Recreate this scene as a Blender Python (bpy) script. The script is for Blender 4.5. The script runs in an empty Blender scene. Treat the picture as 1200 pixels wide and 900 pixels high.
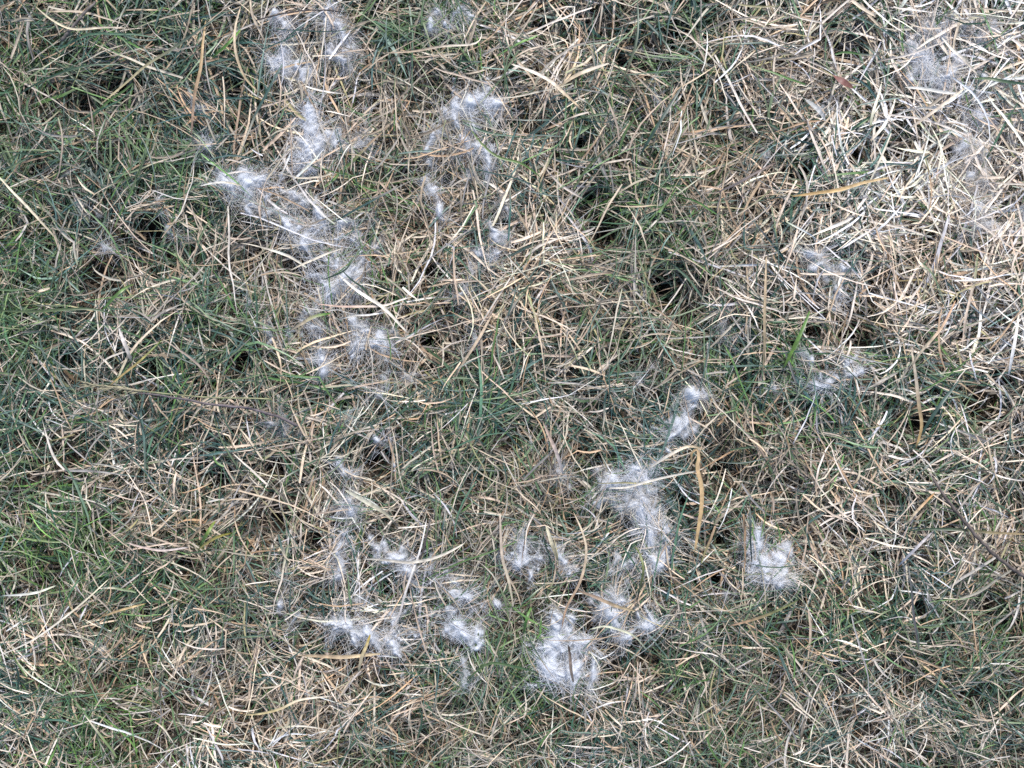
import bpy, math
import numpy as np

sc = bpy.context.scene
rng = np.random.default_rng(20240)
PX = 0.00075                      # metres per photo pixel on the lawn (photo 1200 x 900)
CAMZ = 1.04
ZC = 0.036                        # height of the matted canopy

# ------------------------------------------------------------------ camera, sky, sun, exposure
cam_d = bpy.data.cameras.new('camera')
cam = bpy.data.objects.new('camera', cam_d)
sc.collection.objects.link(cam)
cam.location = (0, 0, CAMZ)
cam.rotation_euler = (0, 0, 0)
cam_d.sensor_width = 36
cam_d.lens = 36 * (CAMZ - ZC) / (1200 * PX)
cam_d.clip_start = 0.02
cam_d.clip_end = 500
sc.camera = cam

SUN_EL, SUN_AZ = 48.0, 12.0       # azimuth clockwise from +Y (top of the picture)
world = bpy.data.worlds.new('World')
sc.world = world
world.use_nodes = True
wn = world.node_tree
bg = wn.nodes['Background']
sky = wn.nodes.new('ShaderNodeTexSky')
sky.sky_type = 'NISHITA'
sky.sun_disc = False
sky.sun_elevation = math.radians(SUN_EL)
sky.sun_rotation = math.radians(SUN_AZ)
sky.air_density = 1.0
sky.dust_density = 2.0
wn.links.new(sky.outputs[0], bg.inputs[0])
bg.inputs[1].default_value = 0.15
sl = bpy.data.lights.new('sun', 'SUN')
sl.energy = 2.8
sl.angle = math.radians(3.5)
sl.color = (1.0, 0.975, 0.95)
so = bpy.data.objects.new('sun', sl)
sc.collection.objects.link(so)
so.rotation_euler = (math.radians(90 - SUN_EL), 0, math.radians(180 - SUN_AZ))
so.location = (0, 3, 4)
sc.view_settings.view_transform = 'Standard'
sc.view_settings.look = 'None'
sc.view_settings.exposure = 0.64
sc.view_settings.gamma = 1.0
sc.cycles.max_bounces = 6
sc.cycles.diffuse_bounces = 3
sc.cycles.glossy_bounces = 2
sc.cycles.transmission_bounces = 3
sc.cycles.transparent_max_bounces = 16
sc.cycles.use_denoising = False

# ------------------------------------------------------------------ helpers
def lin(c):
    c = np.asarray(c, float) / 255.0
    return np.where(c <= 0.04045, c / 12.92, ((c + 0.055) / 1.055) ** 2.4)

def w2(px, py):
    return (np.asarray(px, float) - 600) * PX, (450 - np.asarray(py, float)) * PX

def p2(x, y):
    return x / PX + 600, 450 - y / PX

_nr = np.random.default_rng(7)
_W = [(2 * math.pi / l * math.cos(a), 2 * math.pi / l * math.sin(a), p, l) for l, a, p in
      zip(_nr.uniform(0.03, 0.20, 26), _nr.uniform(0, 6.3, 26), _nr.uniform(0, 6.3, 26))]
_W2 = [(2 * math.pi / l * math.cos(a), 2 * math.pi / l * math.sin(a), p, l) for l, a, p in
       zip(_nr.uniform(0.05, 0.3, 18), _nr.uniform(0, 6.3, 18), _nr.uniform(0, 6.3, 18))]

def waves(x, y, W, pw=0.6):
    s = 0; n = 0
    for kx, ky, p, l in W:
        a = l ** pw
        s = s + a * np.sin(kx * x + ky * y + p); n += a * a
    return s / math.sqrt(n / 2)

# dark hollows in the mat, photo pixels: x, y, radius
HOLES = [(170, 265, 17), (268, 97, 13), (710, 265, 20), (1012, 395, 22), (1160, 482, 26), (1085, 497, 12),
         (318, 547, 12), (318, 616, 17), (213, 664, 13), (435, 540, 16), (533, 757, 13), (855, 555, 14),
         (945, 196, 12), (1008, 182, 12), (1120, 170, 14), (168, 432, 13), (280, 425, 16), (632, 25, 16),
         (678, 690, 14), (806, 592, 11), (1190, 446, 14), (850, 640, 11), (92, 120, 16), (130, 95, 14),
         (780, 330, 15), (790, 350, 12), (100, 330, 12), (620, 655, 10), (655, 740, 12), (795, 30, 13),
         (730, 65, 12), (1000, 60, 10), (270, 255, 9), (670, 618, 11), (448, 700, 9), (845, 690, 12),
         (1030, 690, 13), (1170, 715, 14), (1080, 715, 10), (1120, 620, 9), (1040, 180, 9), (1100, 105, 9),
         (30, 330, 10), (75, 420, 9), (500, 400, 9), (560, 480, 8), (740, 420, 12), (870, 430, 9),
         (960, 390, 12), (250, 560, 10), (905, 795, 10), (1145, 820, 10), (690, 230, 9), (365, 640, 9),
         (1050, 580, 10), (930, 560, 9), (340, 310, 9), (610, 130, 11), (680, 165, 10), (30, 200, 9)]
HX, HY = w2([h[0] for h in HOLES], [h[1] for h in HOLES])
HR = np.array([h[2] for h in HOLES]) * PX * 0.80

def holef(x, y):
    f = np.zeros(np.shape(x))
    for hx, hy, hr in zip(HX, HY, HR):
        d2 = ((x - hx) ** 2 + (y - hy) ** 2) / (hr * 1.15) ** 2
        f = np.maximum(f, np.exp(-d2 ** 1.5))
    return f

def ground(x, y):
    return 0.007 * waves(x, y, _W) - 0.026 * holef(x, y)

# coarse map of the lawn read off the photo, 100 px cells: share of green blades, paleness of the straw
GREEN = np.array([
    [.74, .85, .72, .44, .45, .45, .38, .58, .62, .38, .18, .25],
    [.68, .88, .72, .38, .35, .45, .45, .45, .42, .35, .12, .10],
    [.70, .68, .56, .30, .30, .35, .42, .50, .45, .25, .10, .08],
    [.70, .66, .64, .42, .35, .35, .45, .45, .50, .45, .20, .18],
    [.66, .60, .52, .42, .40, .50, .50, .52, .50, .45, .40, .30],
    [.55, .45, .35, .35, .45, .45, .45, .50, .45, .45, .45, .28],
    [.65, .55, .35, .40, .25, .45, .45, .45, .40, .30, .30, .25],
    [.40, .48, .40, .35, .30, .45, .45, .40, .45, .40, .35, .50],
    [.38, .50, .28, .32, .45, .52, .50, .45, .42, .42, .38, .50]])
GREEN[4:] += 0.10; GREEN[3:, 8:] += 0.05; GREEN[5:8, :2] += 0.06
PALE = np.array([
    [.35, .20, .20, .40, .40, .40, .60, .45, .50, .62, .88, .92],
    [.35, .20, .30, .50, .40, .50, .45, .50, .50, .70, .97, .98],
    [.30, .30, .40, .50, .50, .50, .50, .40, .50, .65, .92, .97],
    [.40, .40, .45, .50, .50, .55, .50, .45, .45, .60, .78, .85],
    [.50, .50, .40, .60, .55, .50, .45, .40, .45, .50, .62, .65],
    [.62, .55, .50, .50, .50, .50, .45, .50, .50, .60, .65, .82],
    [.50, .50, .42, .50, .62, .45, .45, .50, .62, .66, .66, .66],
    [.72, .60, .50, .50, .60, .45, .50, .50, .60, .60, .50, .42],
    [.62, .52, .78, .62, .50, .45, .50, .50, .50, .50, .50, .45]])

def gmap(A, x, y):
    px, py = p2(x, y)
    u = np.clip(px / 100 - 0.5, 0, 10.999); v = np.clip(py / 100 - 0.5, 0, 7.999)
    i = u.astype(int); j = v.astype(int); fu = u - i; fv = v - j
    A = A + (-0.01 * (A > 0.25) if A is GREEN else 0)
    return (A[j, i] * (1 - fu) * (1 - fv) + A[j, i + 1] * fu * (1 - fv)
            + A[j + 1, i] * (1 - fu) * fv + A[j + 1, i + 1] * fu * fv)

# patches where the dead grass is warmer, orange to pinkish tan: x, y, radius in photo pixels, strength
WARM = [(262, 118, 70, .9), (430, 215, 80, .7), (520, 250, 90, .7), (610, 340, 70, 1.0), (370, 440, 60, .8), (500, 450, 70, .6),
        (840, 500, 60, 1.0), (740, 690, 60, 1.0), (890, 660, 50, .9), (960, 700, 90, .8), (900, 200, 90, .8), (1080, 300, 90, .5),
        (210, 620, 60, .7), (130, 770, 80, .7), (290, 860, 90, .6), (700, 20, 60, .6), (300, 690, 60, .5), (420, 770, 60, .7),
        (640, 200, 90, .5), (230, 520, 60, .5), (20, 850, 70, .5), (620, 560, 60, .3), (1000, 600, 80, .4)]
FRESH = [(60, 640, 90, .8), (130, 860, 90, .7), (20, 380, 60, .6), (560, 20, 70, .5), (710, 220, 60, .6), (480, 300, 50, .5),
         (935, 400, 40, .8), (380, 600, 40, .4), (650, 790, 90, .5), (1010, 730, 60, .4), (170, 310, 50, .4), (10, 80, 60, .5)]
def patches(A, x, y):
    px, py = p2(x, y); f = 0.0
    for a, b, r_, k in A:
        f = np.maximum(f, k * np.exp(-((px - a) ** 2 + (py - b) ** 2) / r_ ** 2))
    return f

def size_at(x, y):
    px, py = p2(x, y)
    return np.interp(py, [0, 450, 900], [1.12, 1.0, 0.80])

def paths(start, az0, kap, th0, th1, L, K, kink=0.15, wob=0.075, r=rng):
    """centre lines of N blades, (N,K,3), with their azimuth and elevation per ring"""
    N = len(L)
    t = np.linspace(0, 1, K)[None, :]
    az = az0[:, None] + kap[:, None] * t + np.cumsum(r.normal(0, wob, (N, K)), 1)
    kk = (r.random(N) < kink)[:, None]
    az = az + kk * (t > r.uniform(0.25, 0.85, (N, 1))) * r.normal(0, 0.9, (N, 1))
    th = th0[:, None] + (th1 - th0)[:, None] * t ** 0.8 + r.normal(0, 0.05, (N, K))
    ds = (L / (K - 1))[:, None]
    d = np.stack([np.cos(th) * np.cos(az), np.cos(th) * np.sin(az), np.sin(th)], 2) * ds[..., None]
    P = np.cumsum(d, 1) - d[:, :1]
    P = P + start[:, None, :]
    return P

def frames(P):
    T = np.gradient(P, axis=1)
    T /= np.linalg.norm(T, axis=2, keepdims=True) + 1e-12
    H = np.stack([-T[..., 1], T[..., 0], np.zeros_like(T[..., 0])], 2)
    H /= np.linalg.norm(H, axis=2, keepdims=True) + 1e-9
    N = np.cross(T, H)
    return T, H, N

def ribbon_mesh(P, W, roll, COL, fold=0.0):
    """P (N,K,3), W (N,K) widths, roll (N,K), COL (N,K,3). fold>0 gives a V section (3 verts)."""
    N, K, _ = P.shape
    T, H, Nn = frames(P)
    S = np.cos(roll)[..., None] * H + np.sin(roll)[..., None] * Nn
    M = -np.sin(roll)[..., None] * H + np.cos(roll)[..., None] * Nn
    h = (W / 2)[..., None]
    if fold > 0:
        V = np.stack([P - S * h, P - M * h * fold * 2, P + S * h], 2); C = 3
    else:
        V = np.stack([P - S * h, P + S * h], 2); C = 2
    base = (np.arange(N) * K * C)[:, None, None]
    k = np.arange(K - 1)[None, :, None] * C
    c = np.arange(C - 1)[None, None, :]
    a = base + k + c
    F = np.stack([a, a + 1, a + C + 1, a + C], 3).reshape(-1, 4)
    colr = np.repeat(COL[:, :, None, :], C, 2)
    if C == 3:
        colr = colr.copy(); colr[:, :, 1] *= 1.06
    return V.reshape(-1, 3), F, colr.reshape(-1, 3)

def mesh_obj(name, V, F, COL, mat, parent=None, smooth=False):
    me = bpy.data.meshes.new(name)
    me.vertices.add(len(V)); me.vertices.foreach_set('co', np.ascontiguousarray(V, np.float32).ravel())
    F = np.asarray(F)
    me.loops.add(F.size); me.loops.foreach_set('vertex_index', F.astype(np.int32).ravel())
    me.polygons.add(len(F))
    me.polygons.foreach_set('loop_start', (np.arange(len(F)) * F.shape[1]).astype(np.int32))
    me.polygons.foreach_set('loop_total', np.full(len(F), F.shape[1], np.int32))
    me.update(calc_edges=True)
    if smooth:
        me.polygons.foreach_set('use_smooth', np.ones(len(F), bool))
    if COL is not None:
        at = me.color_attributes.new('tint', 'FLOAT_COLOR', 'POINT')
        at.data.foreach_set('color', np.concatenate([COL, np.ones((len(COL), 1))], 1).astype(np.float32).ravel())
    me.materials.append(mat)
    o = bpy.data.objects.new(name, me)
    sc.collection.objects.link(o)
    if parent: o.parent = parent
    return o

# ------------------------------------------------------------------ materials
def leaf_material(name, rough, transl, spec, grain):
    m = bpy.data.materials.new(name); m.use_nodes = True
    nt = m.node_tree; pr = nt.nodes['Principled BSDF']
    at = nt.nodes.new('ShaderNodeAttribute'); at.attribute_name = 'tint'
    tc = nt.nodes.new('ShaderNodeTexCoord')
    nz = nt.nodes.new('ShaderNodeTexNoise'); nz.inputs['Scale'].default_value = 260; nz.inputs['Detail'].default_value = 1
    nt.links.new(tc.outputs['Object'], nz.inputs['Vector'])
    mr = nt.nodes.new('ShaderNodeMapRange')
    mr.inputs['From Min'].default_value = 0.3; mr.inputs['From Max'].default_value = 0.7
    mr.inputs['To Min'].default_value = 1 - grain; mr.inputs['To Max'].default_value = 1 + grain * 0.6
    nt.links.new(nz.outputs['Fac'], mr.inputs['Value'])
    mx = nt.nodes.new('ShaderNodeVectorMath'); mx.operation = 'SCALE'
    nt.links.new(at.outputs['Color'], mx.inputs[0]); nt.links.new(mr.outputs[0], mx.inputs['Scale'])
    nt.links.new(mx.outputs[0], pr.inputs['Base Color'])
    pr.inputs['Roughness'].default_value = rough
    pr.inputs['Specular IOR Level'].default_value = spec
    tr = nt.nodes.new('ShaderNodeBsdfTranslucent')
    nt.links.new(mx.outputs[0], tr.inputs['Color'])
    mix = nt.nodes.new('ShaderNodeMixShader'); mix.inputs[0].default_value = transl
    nt.links.new(pr.outputs[0], mix.inputs[1]); nt.links.new(tr.outputs[0], mix.inputs[2])
    nt.links.new(mix.outputs[0], nt.nodes['Material Output'].inputs[0])
    return m

M_GREEN = leaf_material('living_grass', 0.42, 0.16, 0.45, 0.22)
M_DRY = leaf_material('dry_straw', 0.50, 0.14, 0.40, 0.20)
M_THATCH = leaf_material('old_thatch', 0.75, 0.08, 0.2, 0.3)
M_TWIG = leaf_material('twig_bark', 0.7, 0.0, 0.3, 0.35)
M_FUR = leaf_material('white_fur', 0.6, 0.40, 0.25, 0.03)
_nt = M_FUR.node_tree                 # hair this fine lets a share of the light straight through
_tp = _nt.nodes.new('ShaderNodeBsdfTransparent'); _mx = _nt.nodes.new('ShaderNodeMixShader'); _mx.inputs[0].default_value = 0.15
_out = _nt.nodes['Material Output']; _src = _out.inputs[0].links[0].from_socket
_nt.links.new(_src, _mx.inputs[1]); _nt.links.new(_tp.outputs[0], _mx.inputs[2]); _nt.links.new(_mx.outputs[0], _out.inputs[0])

M_SOIL = bpy.data.materials.new('dark_soil'); M_SOIL.use_nodes = True
_nt = M_SOIL.node_tree; _p = _nt.nodes['Principled BSDF']; _p.inputs['Roughness'].default_value = 0.95
_tc = _nt.nodes.new('ShaderNodeTexCoord')
_n1 = _nt.nodes.new('ShaderNodeTexNoise'); _n1.inputs['Scale'].default_value = 90; _n1.inputs['Detail'].default_value = 6
_cr = _nt.nodes.new('ShaderNodeValToRGB')
_cr.color_ramp.elements[0].position = 0.3; _cr.color_ramp.elements[0].color = (0.022, 0.017, 0.012, 1)
_cr.color_ramp.elements[1].position = 0.75; _cr.color_ramp.elements[1].color = (0.075, 0.058, 0.042, 1)
_nt.links.new(_tc.outputs['Object'], _n1.inputs['Vector'])
_nt.links.new(_n1.outputs['Fac'], _cr.inputs['Fac']); _nt.links.new(_cr.outputs[0], _p.inputs['Base Color'])
_bp = _nt.nodes.new('ShaderNodeBump'); _bp.inputs['Strength'].default_value = 0.6; _bp.inputs['Distance'].default_value = 0.004
_nt.links.new(_n1.outputs['Fac'], _bp.inputs['Height']); _nt.links.new(_bp.outputs[0], _p.inputs['Normal'])

# ------------------------------------------------------------------ soil, one sheet to the horizon
inner = np.arange(-0.80, 0.8001, 0.006)
outer = 0.80 + np.cumsum(0.02 * 1.22 ** np.arange(38))
gx = np.concatenate([-outer[::-1], inner, outer])
X, Y = np.meshgrid(gx, gx, indexing='ij')
Z = ground(X, Y)
n = len(gx)
i = np.arange(n - 1)[:, None] * n + np.arange(n - 1)[None, :]
F = np.stack([i, i + n, i + n + 1, i + 1], 2).reshape(-1, 4)
o = mesh_obj('soil_ground', np.stack([X, Y, Z], 2).reshape(-1, 3), F, None, M_SOIL, smooth=True)
o['kind'] = 'structure'; o['label'] = 'dark brown soil showing in the gaps under the grass'

# ------------------------------------------------------------------ white fur tufts, traced from the photo
# (strength, lightness, label, strokes of (x, y, radius) in photo pixels)
TUFTS = [
    (1.4, 1.0, 'narrow upright white fur tuft highest in the left trail, under the dark hair-thin stem', [[(328, 16, 7), (333, 42, 10), (335, 66, 8), (338, 82, 8)], [(316, 78, 7), (338, 82, 8)]]),
    (1.5, 1.0, 'long white fur strand cluster at the top edge, right of the narrow upright tuft', [[(377, 10, 8), (376, 30, 8), (388, 55, 10), (400, 62, 7)], [(392, 26, 7), (404, 44, 12), (408, 52, 9)]]),
    (1.2, 1.0, 'small white fur knot between the two topmost tufts of the left trail', [[(356, 78, 8), (364, 90, 8), (366, 104, 6)]]),
    (0.4, .95, 'faint fur wisp caught just below the top edge cluster of fur', [[(408, 78, 9), (420, 92, 8)]]),
    (1.6, 1.0, 'large bright Y-shaped fur tuft with a dense white lower end, upper left', [[(340, 138, 7), (350, 158, 7), (360, 178, 9), (371, 196, 12)], [(362, 132, 8), (372, 152, 12), (390, 156, 10), (397, 168, 8)], [(372, 158, 11), (371, 182, 10)]]),
    (1.35, .97, 'wide star-shaped fur tuft with long rays left of the large Y-shaped tuft', [[(262, 212, 9), (285, 210, 13), (310, 206, 10), (324, 196, 6)], [(288, 212, 12), (292, 232, 9)], [(292, 240, 10), (300, 250, 6)]]),
    (0.5, .9, 'faint greyish fur wisp beside the upright tan stem at upper left', [[(222, 118, 9), (232, 128, 9)], [(240, 156, 10), (247, 163, 9)]]),
    (0.65, .95, 'small thin fur tuft just right of the dark hollow at left', [[(192, 236, 8), (196, 252, 8)], [(200, 275, 8), (204, 284, 6)]]),
    (0.45, .88, 'dull greyish fur patch furthest left in the picture', [[(98, 236, 10), (106, 248, 9)]]),
    (0.35, .9, 'barely visible fur wisp below the dark hollow at left', [[(112, 285, 9), (122, 292, 8)]]),
    (1.2, 1.0, 'white fur clot in the left trail directly below the star-shaped tuft', [[(346, 228, 11), (354, 244, 9)], [(322, 248, 8), (336, 258, 11), (350, 258, 9)]]),
    (1.35, 1.0, 'broad loose fur tuft in the left trail above the brightest mat of fur', [[(375, 252, 10), (388, 262, 14), (398, 254, 9)], [(362, 268, 9), (356, 286, 9)], [(388, 266, 8), (384, 286, 7)]]),
    (0.9, .97, 'ragged fur tuft at the top edge left of the centre', [[(506, 12, 10), (512, 22, 12), (528, 22, 10)], [(536, 16, 8), (546, 20, 10)], [(524, 4, 8), (520, 12, 8)]]),
    (1.25, 1.0, 'white fur tuft with a hooked tail heading the middle trail', [[(566, 104, 12), (572, 116, 10)], [(560, 118, 9), (545, 128, 13), (534, 136, 10)], [(548, 138, 8), (553, 152, 8)]]),
    (0.9, .97, 'drooping fur strand right below the hooked tuft of the middle trail', [[(544, 158, 7), (547, 172, 9), (556, 186, 8)], [(542, 200, 9), (544, 214, 8)], [(562, 190, 6), (560, 204, 7)]]),
    (0.95, .97, 'long narrow upright fur streak left of the middle trail', [[(508, 156, 7), (511, 172, 9), (510, 188, 8), (504, 202, 7)], [(506, 214, 7), (508, 230, 8), (510, 242, 7)], [(494, 190, 7), (500, 198, 7)]]),
    (0.5, .92, 'faint fur veil between the left trail and the narrow streak', [[(424, 134, 8), (432, 150, 8)], [(428, 172, 9), (434, 188, 9)]]),
    (0.6, .92, 'thin fur arch curled over a small dark gap left of the centre column', [[(428, 256, 8), (440, 266, 7), (442, 284, 7)], [(420, 282, 8), (414, 270, 6)]]),
    (0.75, .97, 'pinkish white fur tuft among tan straw below the middle trail', [[(586, 266, 8), (588, 282, 9)], [(580, 292, 9), (572, 298, 10)], [(590, 228, 6), (588, 246, 7)]]),
    (0.55, .92, 'upright fur wisp continuing the middle trail downwards', [[(556, 300, 7), (556, 322, 7)], [(546, 344, 9), (554, 350, 8)]]),
    (0.5, .92, 'last small fur wisp at the lower end of the middle trail', [[(556, 382, 8), (560, 396, 8)]]),
    (0.22, .9, 'faint bluish fur in the dark grass near the top right of centre', [[(766, 84, 9), (776, 92, 9)], [(774, 112, 8)]]),
    (0.2, .9, 'faint grey fur wisp under crossing straws in the upper centre', [[(704, 134, 9), (712, 146, 8)]]),
    (0.55, 1.0, 'broad thin veil of white fur over the palest straw at the top right corner', [[(1092, 40, 20), (1120, 24, 22), (1160, 30, 22)], [(1070, 60, 18), (1100, 88, 20), (1140, 100, 20)]]),
    (0.55, 1.0, 'broad thin veil of white fur along the right edge of the pale straw patch', [[(1130, 150, 20), (1150, 180, 22), (1146, 220, 20), (1160, 260, 18)], [(1180, 110, 16), (1190, 150, 16)]]),
    (0.45, 1.0, 'tiny white fur scrap left of the pale straw patch', [[(958, 124, 7), (964, 134, 5)]]),
    (0.8, 1.0, 'white fur caught in the palest straw near the top right corner', [[(1060, 66, 9), (1078, 74, 10)], [(1068, 86, 8), (1074, 96, 7)]]),
    (0.9, 1.0, 'upper fur tuft in the pale straw patch beside the green leaf', [[(1104, 66, 9), (1116, 76, 9), (1128, 62, 7)]]),
    (0.6, 1.0, 'white fur strip across the middle of the pale straw patch', [[(1136, 130, 7), (1150, 140, 8), (1166, 138, 6)]]),
    (0.75, 1.0, 'upright fur wisp at the lower side of the pale straw patch', [[(1153, 182, 6), (1148, 200, 8), (1150, 216, 6)]]),
    (0.25, .98, 'pinkish fur wisp among tan straw at upper right', [[(896, 162, 8), (902, 174, 8)]]),
    (0.5, 1.0, 'small white fur scrap under the golden straw at upper right', [[(1014, 222, 6), (1028, 226, 6)]]),
    (1.1, .98, 'star-like fur tuft with dark centre at right, above the bright green blade', [[(948, 294, 9), (958, 306, 9)], [(960, 322, 10), (974, 326, 9), (990, 322, 8)], [(984, 344, 8)]]),
    (0.3, .85, 'dull blue-grey fur wisp low in the dark grass left of the bright green blade', [[(844, 388, 9), (856, 398, 10), (872, 392, 7)]]),
    (0.3, .85, 'grey fur wisp beside the long tan stem at right', [[(940, 415, 8), (938, 432, 8)]]),
    (0.45, .92, 'faint fur tuft above the pale ring-shaped gap left of the bright mat', [[(282, 346, 8), (292, 354, 11), (302, 352, 7)]]),
    (0.95, .95, 'round white fur tuft partly under a green blade, left of the bright mat', [[(346, 362, 8), (354, 372, 10), (356, 386, 8)]]),
    (0.55, .92, 'small loose fur tuft lower left of the bright mat', [[(322, 388, 8), (328, 396, 9)]]),
    (1.9, 1.0, 'brightest and largest mat of white fur in the left trail', [[(424, 300, 9), (418, 316, 14), (404, 326, 16), (390, 336, 14)], [(396, 312, 9), (414, 332, 14), (398, 345, 12)], [(384, 350, 9)]]),
    (1.7, .98, 'round dense white fur ball just below the bright mat', [[(428, 380, 11), (436, 388, 14), (442, 400, 12)], [(430, 398, 10)]]),
    (0.9, .95, 'white fur tuft left of the round dense ball, over tan straw', [[(376, 406, 9), (380, 416, 10)], [(386, 430, 11), (392, 438, 8)], [(372, 414, 6)]]),
    (0.6, .94, 'thin spread fur below the round dense ball', [[(436, 428, 10), (448, 440, 12)], [(438, 456, 9), (450, 460, 7)]]),
    (0.35, .88, 'greyish fur wisp at the left of the thin spread fur', [[(408, 484, 9), (418, 492, 8)]]),
    (0.55, .86, 'greyish fur patch at the end of the long seed stem', [[(324, 498, 9), (338, 504, 10)], [(312, 508, 8)]]),
    (0.95, .97, 'small bluish fur tuft on the left of the dark hollow near the centre', [[(444, 518, 7), (452, 527, 10), (462, 530, 7)]]),
    (0.35, .9, 'faint fur wisp in dark grass right of the centre', [[(752, 424, 7), (764, 430, 7)], [(756, 444, 6)]]),
    (0.75, .95, 'small fur tuft alone just right of the centre, below a grey straw', [[(652, 556, 8), (660, 560, 10), (668, 568, 8)]]),
    (1.15, .93, 'tall spread fur tuft heading the lower right group, next to the curled golden blade', [[(808, 458, 10), (818, 470, 12), (826, 460, 8)], [(800, 484, 12), (816, 488, 10), (792, 500, 10)], [(790, 506, 10), (784, 522, 12)]]),
    (1.8, .98, 'big spread fur tuft under two long pale blades in the lower right group', [[(722, 566, 12), (738, 562, 13), (756, 566, 10)], [(716, 584, 10), (734, 588, 14), (752, 582, 11)], [(738, 602, 12), (748, 612, 9)]]),
    (1.6, 1.0, 'bright fur tuft with white centre below the big spread tuft', [[(752, 622, 11), (764, 636, 13), (776, 646, 12)], [(770, 656, 9), (780, 662, 6)], [(784, 632, 8)]]),
    (0.9, .97, 'smaller fur tuft touching the left side of the bright centred tuft', [[(726, 652, 9), (734, 660, 9)]]),
    (1.35, .95, 'pale blue fur tuft crossed by thin dark blades in the lower centre', [[(610, 634, 9), (618, 648, 13), (614, 662, 10)], [(628, 652, 8)]]),
    (0.95, .95, 'fur tuft under a bent olive blade, right of the pale blue tuft', [[(654, 650, 9), (664, 660, 11), (672, 668, 8)], [(660, 672, 7)]]),
    (2.3, 1.0, 'compact bright white fur tuft furthest right, crossed by one dark blade', [[(888, 636, 10), (896, 650, 13), (912, 656, 13)], [(904, 668, 12), (926, 672, 12), (932, 684, 8)], [(884, 656, 8)]]),
    (0.35, .8, 'dark bluish fur scrap below the compact tuft at right', [[(846, 697, 7), (858, 702, 6)]]),
    (0.2, .88, 'greyish thin fur at lower right between green blades', [[(826, 742, 9), (836, 756, 10)], [(844, 764, 8), (858, 782, 8)], [(814, 736, 8)]]),
    (0.5, .92, 'small fur fleck left of the lower left trail', [[(318, 718, 6), (322, 724, 5)]]),
    (0.75, .95, 'tiny bluish fur ball below the small fleck', [[(341, 732, 6), (343, 738, 5)]]),
    (0.35, .9, 'lone grey fur fleck near the lower left corner', [[(124, 758, 5), (128, 764, 5)]]),
    (0.45, .95, 'faint fur wisp below the dark hollow at lower left', [[(326, 662, 6), (333, 672, 6)]]),
    (1.0, .97, 'upright fur strand left of the wide pale bent blade', [[(394, 548, 7), (397, 562, 9), (398, 576, 8)], [(388, 590, 8)]]),
    (1.4, .94, 'long bluish fur tuft heading the lower left trail', [[(403, 592, 8), (407, 608, 10), (414, 622, 10)], [(402, 630, 9), (412, 640, 8)]]),
    (0.8, .96, 'loose fur web at the left end of the curved white blade', [[(396, 652, 9), (402, 664, 10), (412, 660, 8)], [(384, 680, 8), (396, 676, 8)]]),
    (1.0, .97, 'small fur tuft at the curved white blade in the lower left trail', [[(446, 636, 6), (454, 645, 8), (462, 650, 6)]]),
    (1.0, 1.0, 'fur tuft where the long thin white straw crosses the curved blade', [[(468, 672, 8), (478, 680, 10)], [(470, 662, 6)], [(484, 690, 7)]]),
    (0.7, .95, 'loose fur right of the straw crossing in the lower left trail', [[(502, 668, 8), (520, 660, 8), (534, 664, 8)], [(530, 676, 6)]]),
    (1.3, .98, 'arch-shaped fur tuft around a dark gap in the lower centre', [[(526, 696, 9), (534, 704, 8), (550, 706, 6)], [(522, 720, 9), (528, 734, 10), (544, 740, 10)], [(548, 742, 9), (562, 728, 9), (574, 718, 8)], [(556, 746, 9)]]),
    (1.2, .97, 'slanting fur tuft stretched along a white straw in the lower left', [[(478, 718, 8), (470, 732, 10), (464, 750, 9), (466, 766, 9)], [(458, 742, 7)]]),
    (1.05, .95, 'spread dull white fur patch left of the slanting tuft', [[(404, 712, 8), (408, 726, 11), (402, 742, 11)], [(424, 742, 9), (436, 756, 8)], [(414, 706, 7)]]),
    (0.75, .97, 'small drawn-out fur strand below the arch-shaped tuft', [[(546, 772, 6), (544, 788, 8), (536, 804, 6)]]),
    (1.8, 1.0, 'tall dense white fur tuft lowest in the lower centre group', [[(656, 744, 9), (654, 762, 14), (650, 782, 13), (644, 796, 8)], [(668, 756, 9), (680, 758, 9)], [(664, 786, 12), (666, 800, 9)], [(660, 728, 7)]]),
    (1.1, .97, 'small round fur tuft at the lower right of the tall dense tuft', [[(690, 790, 7), (696, 802, 10), (692, 812, 7)]]),
    (1.45, .97, 'fan of long fur strands right of the tall dense tuft', [[(702, 718, 9), (718, 726, 10), (730, 732, 9)], [(732, 742, 9), (748, 738, 9), (760, 734, 7)], [(716, 704, 7), (732, 700, 7)]]),
    (0.2, .9, 'faint fur fleck at the bottom edge right of the centre', [[(668, 884, 8), (678, 890, 8)]]),
    (0.3, .88, 'grey fur wisp between the straw mound and bright green blade at right', [[(912, 462, 7), (918, 466, 6)]]),
    (1.2, 1.0, 'flat white fur tuft behind the bright green blade at right', [[(948, 440, 9), (962, 446, 10), (980, 440, 10)], [(992, 430, 8), (1004, 434, 8)], [(958, 428, 6)]]),
]
FURZ = 0.039
_acc = []
for st, li, lab, strokes in TUFTS:
    for s in strokes:
        for x, y, r in s:
            _acc.append((x, y, r, st))
_acc = np.array(_acc)
_fx, _fy = w2(_acc[:, 0], _acc[:, 1]); _fr = _acc[:, 2] * PX * 1.0; _fs = np.clip(_acc[:, 3], 0, 1.2)

def furf(x, y):
    f = np.zeros(np.shape(x))
    for a, b, r, s in zip(_fx, _fy, _fr, _fs):
        f = np.maximum(f, s * np.exp(-((x - a) ** 2 + (y - b) ** 2) / (r * 1.1) ** 2))
    return f

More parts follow.
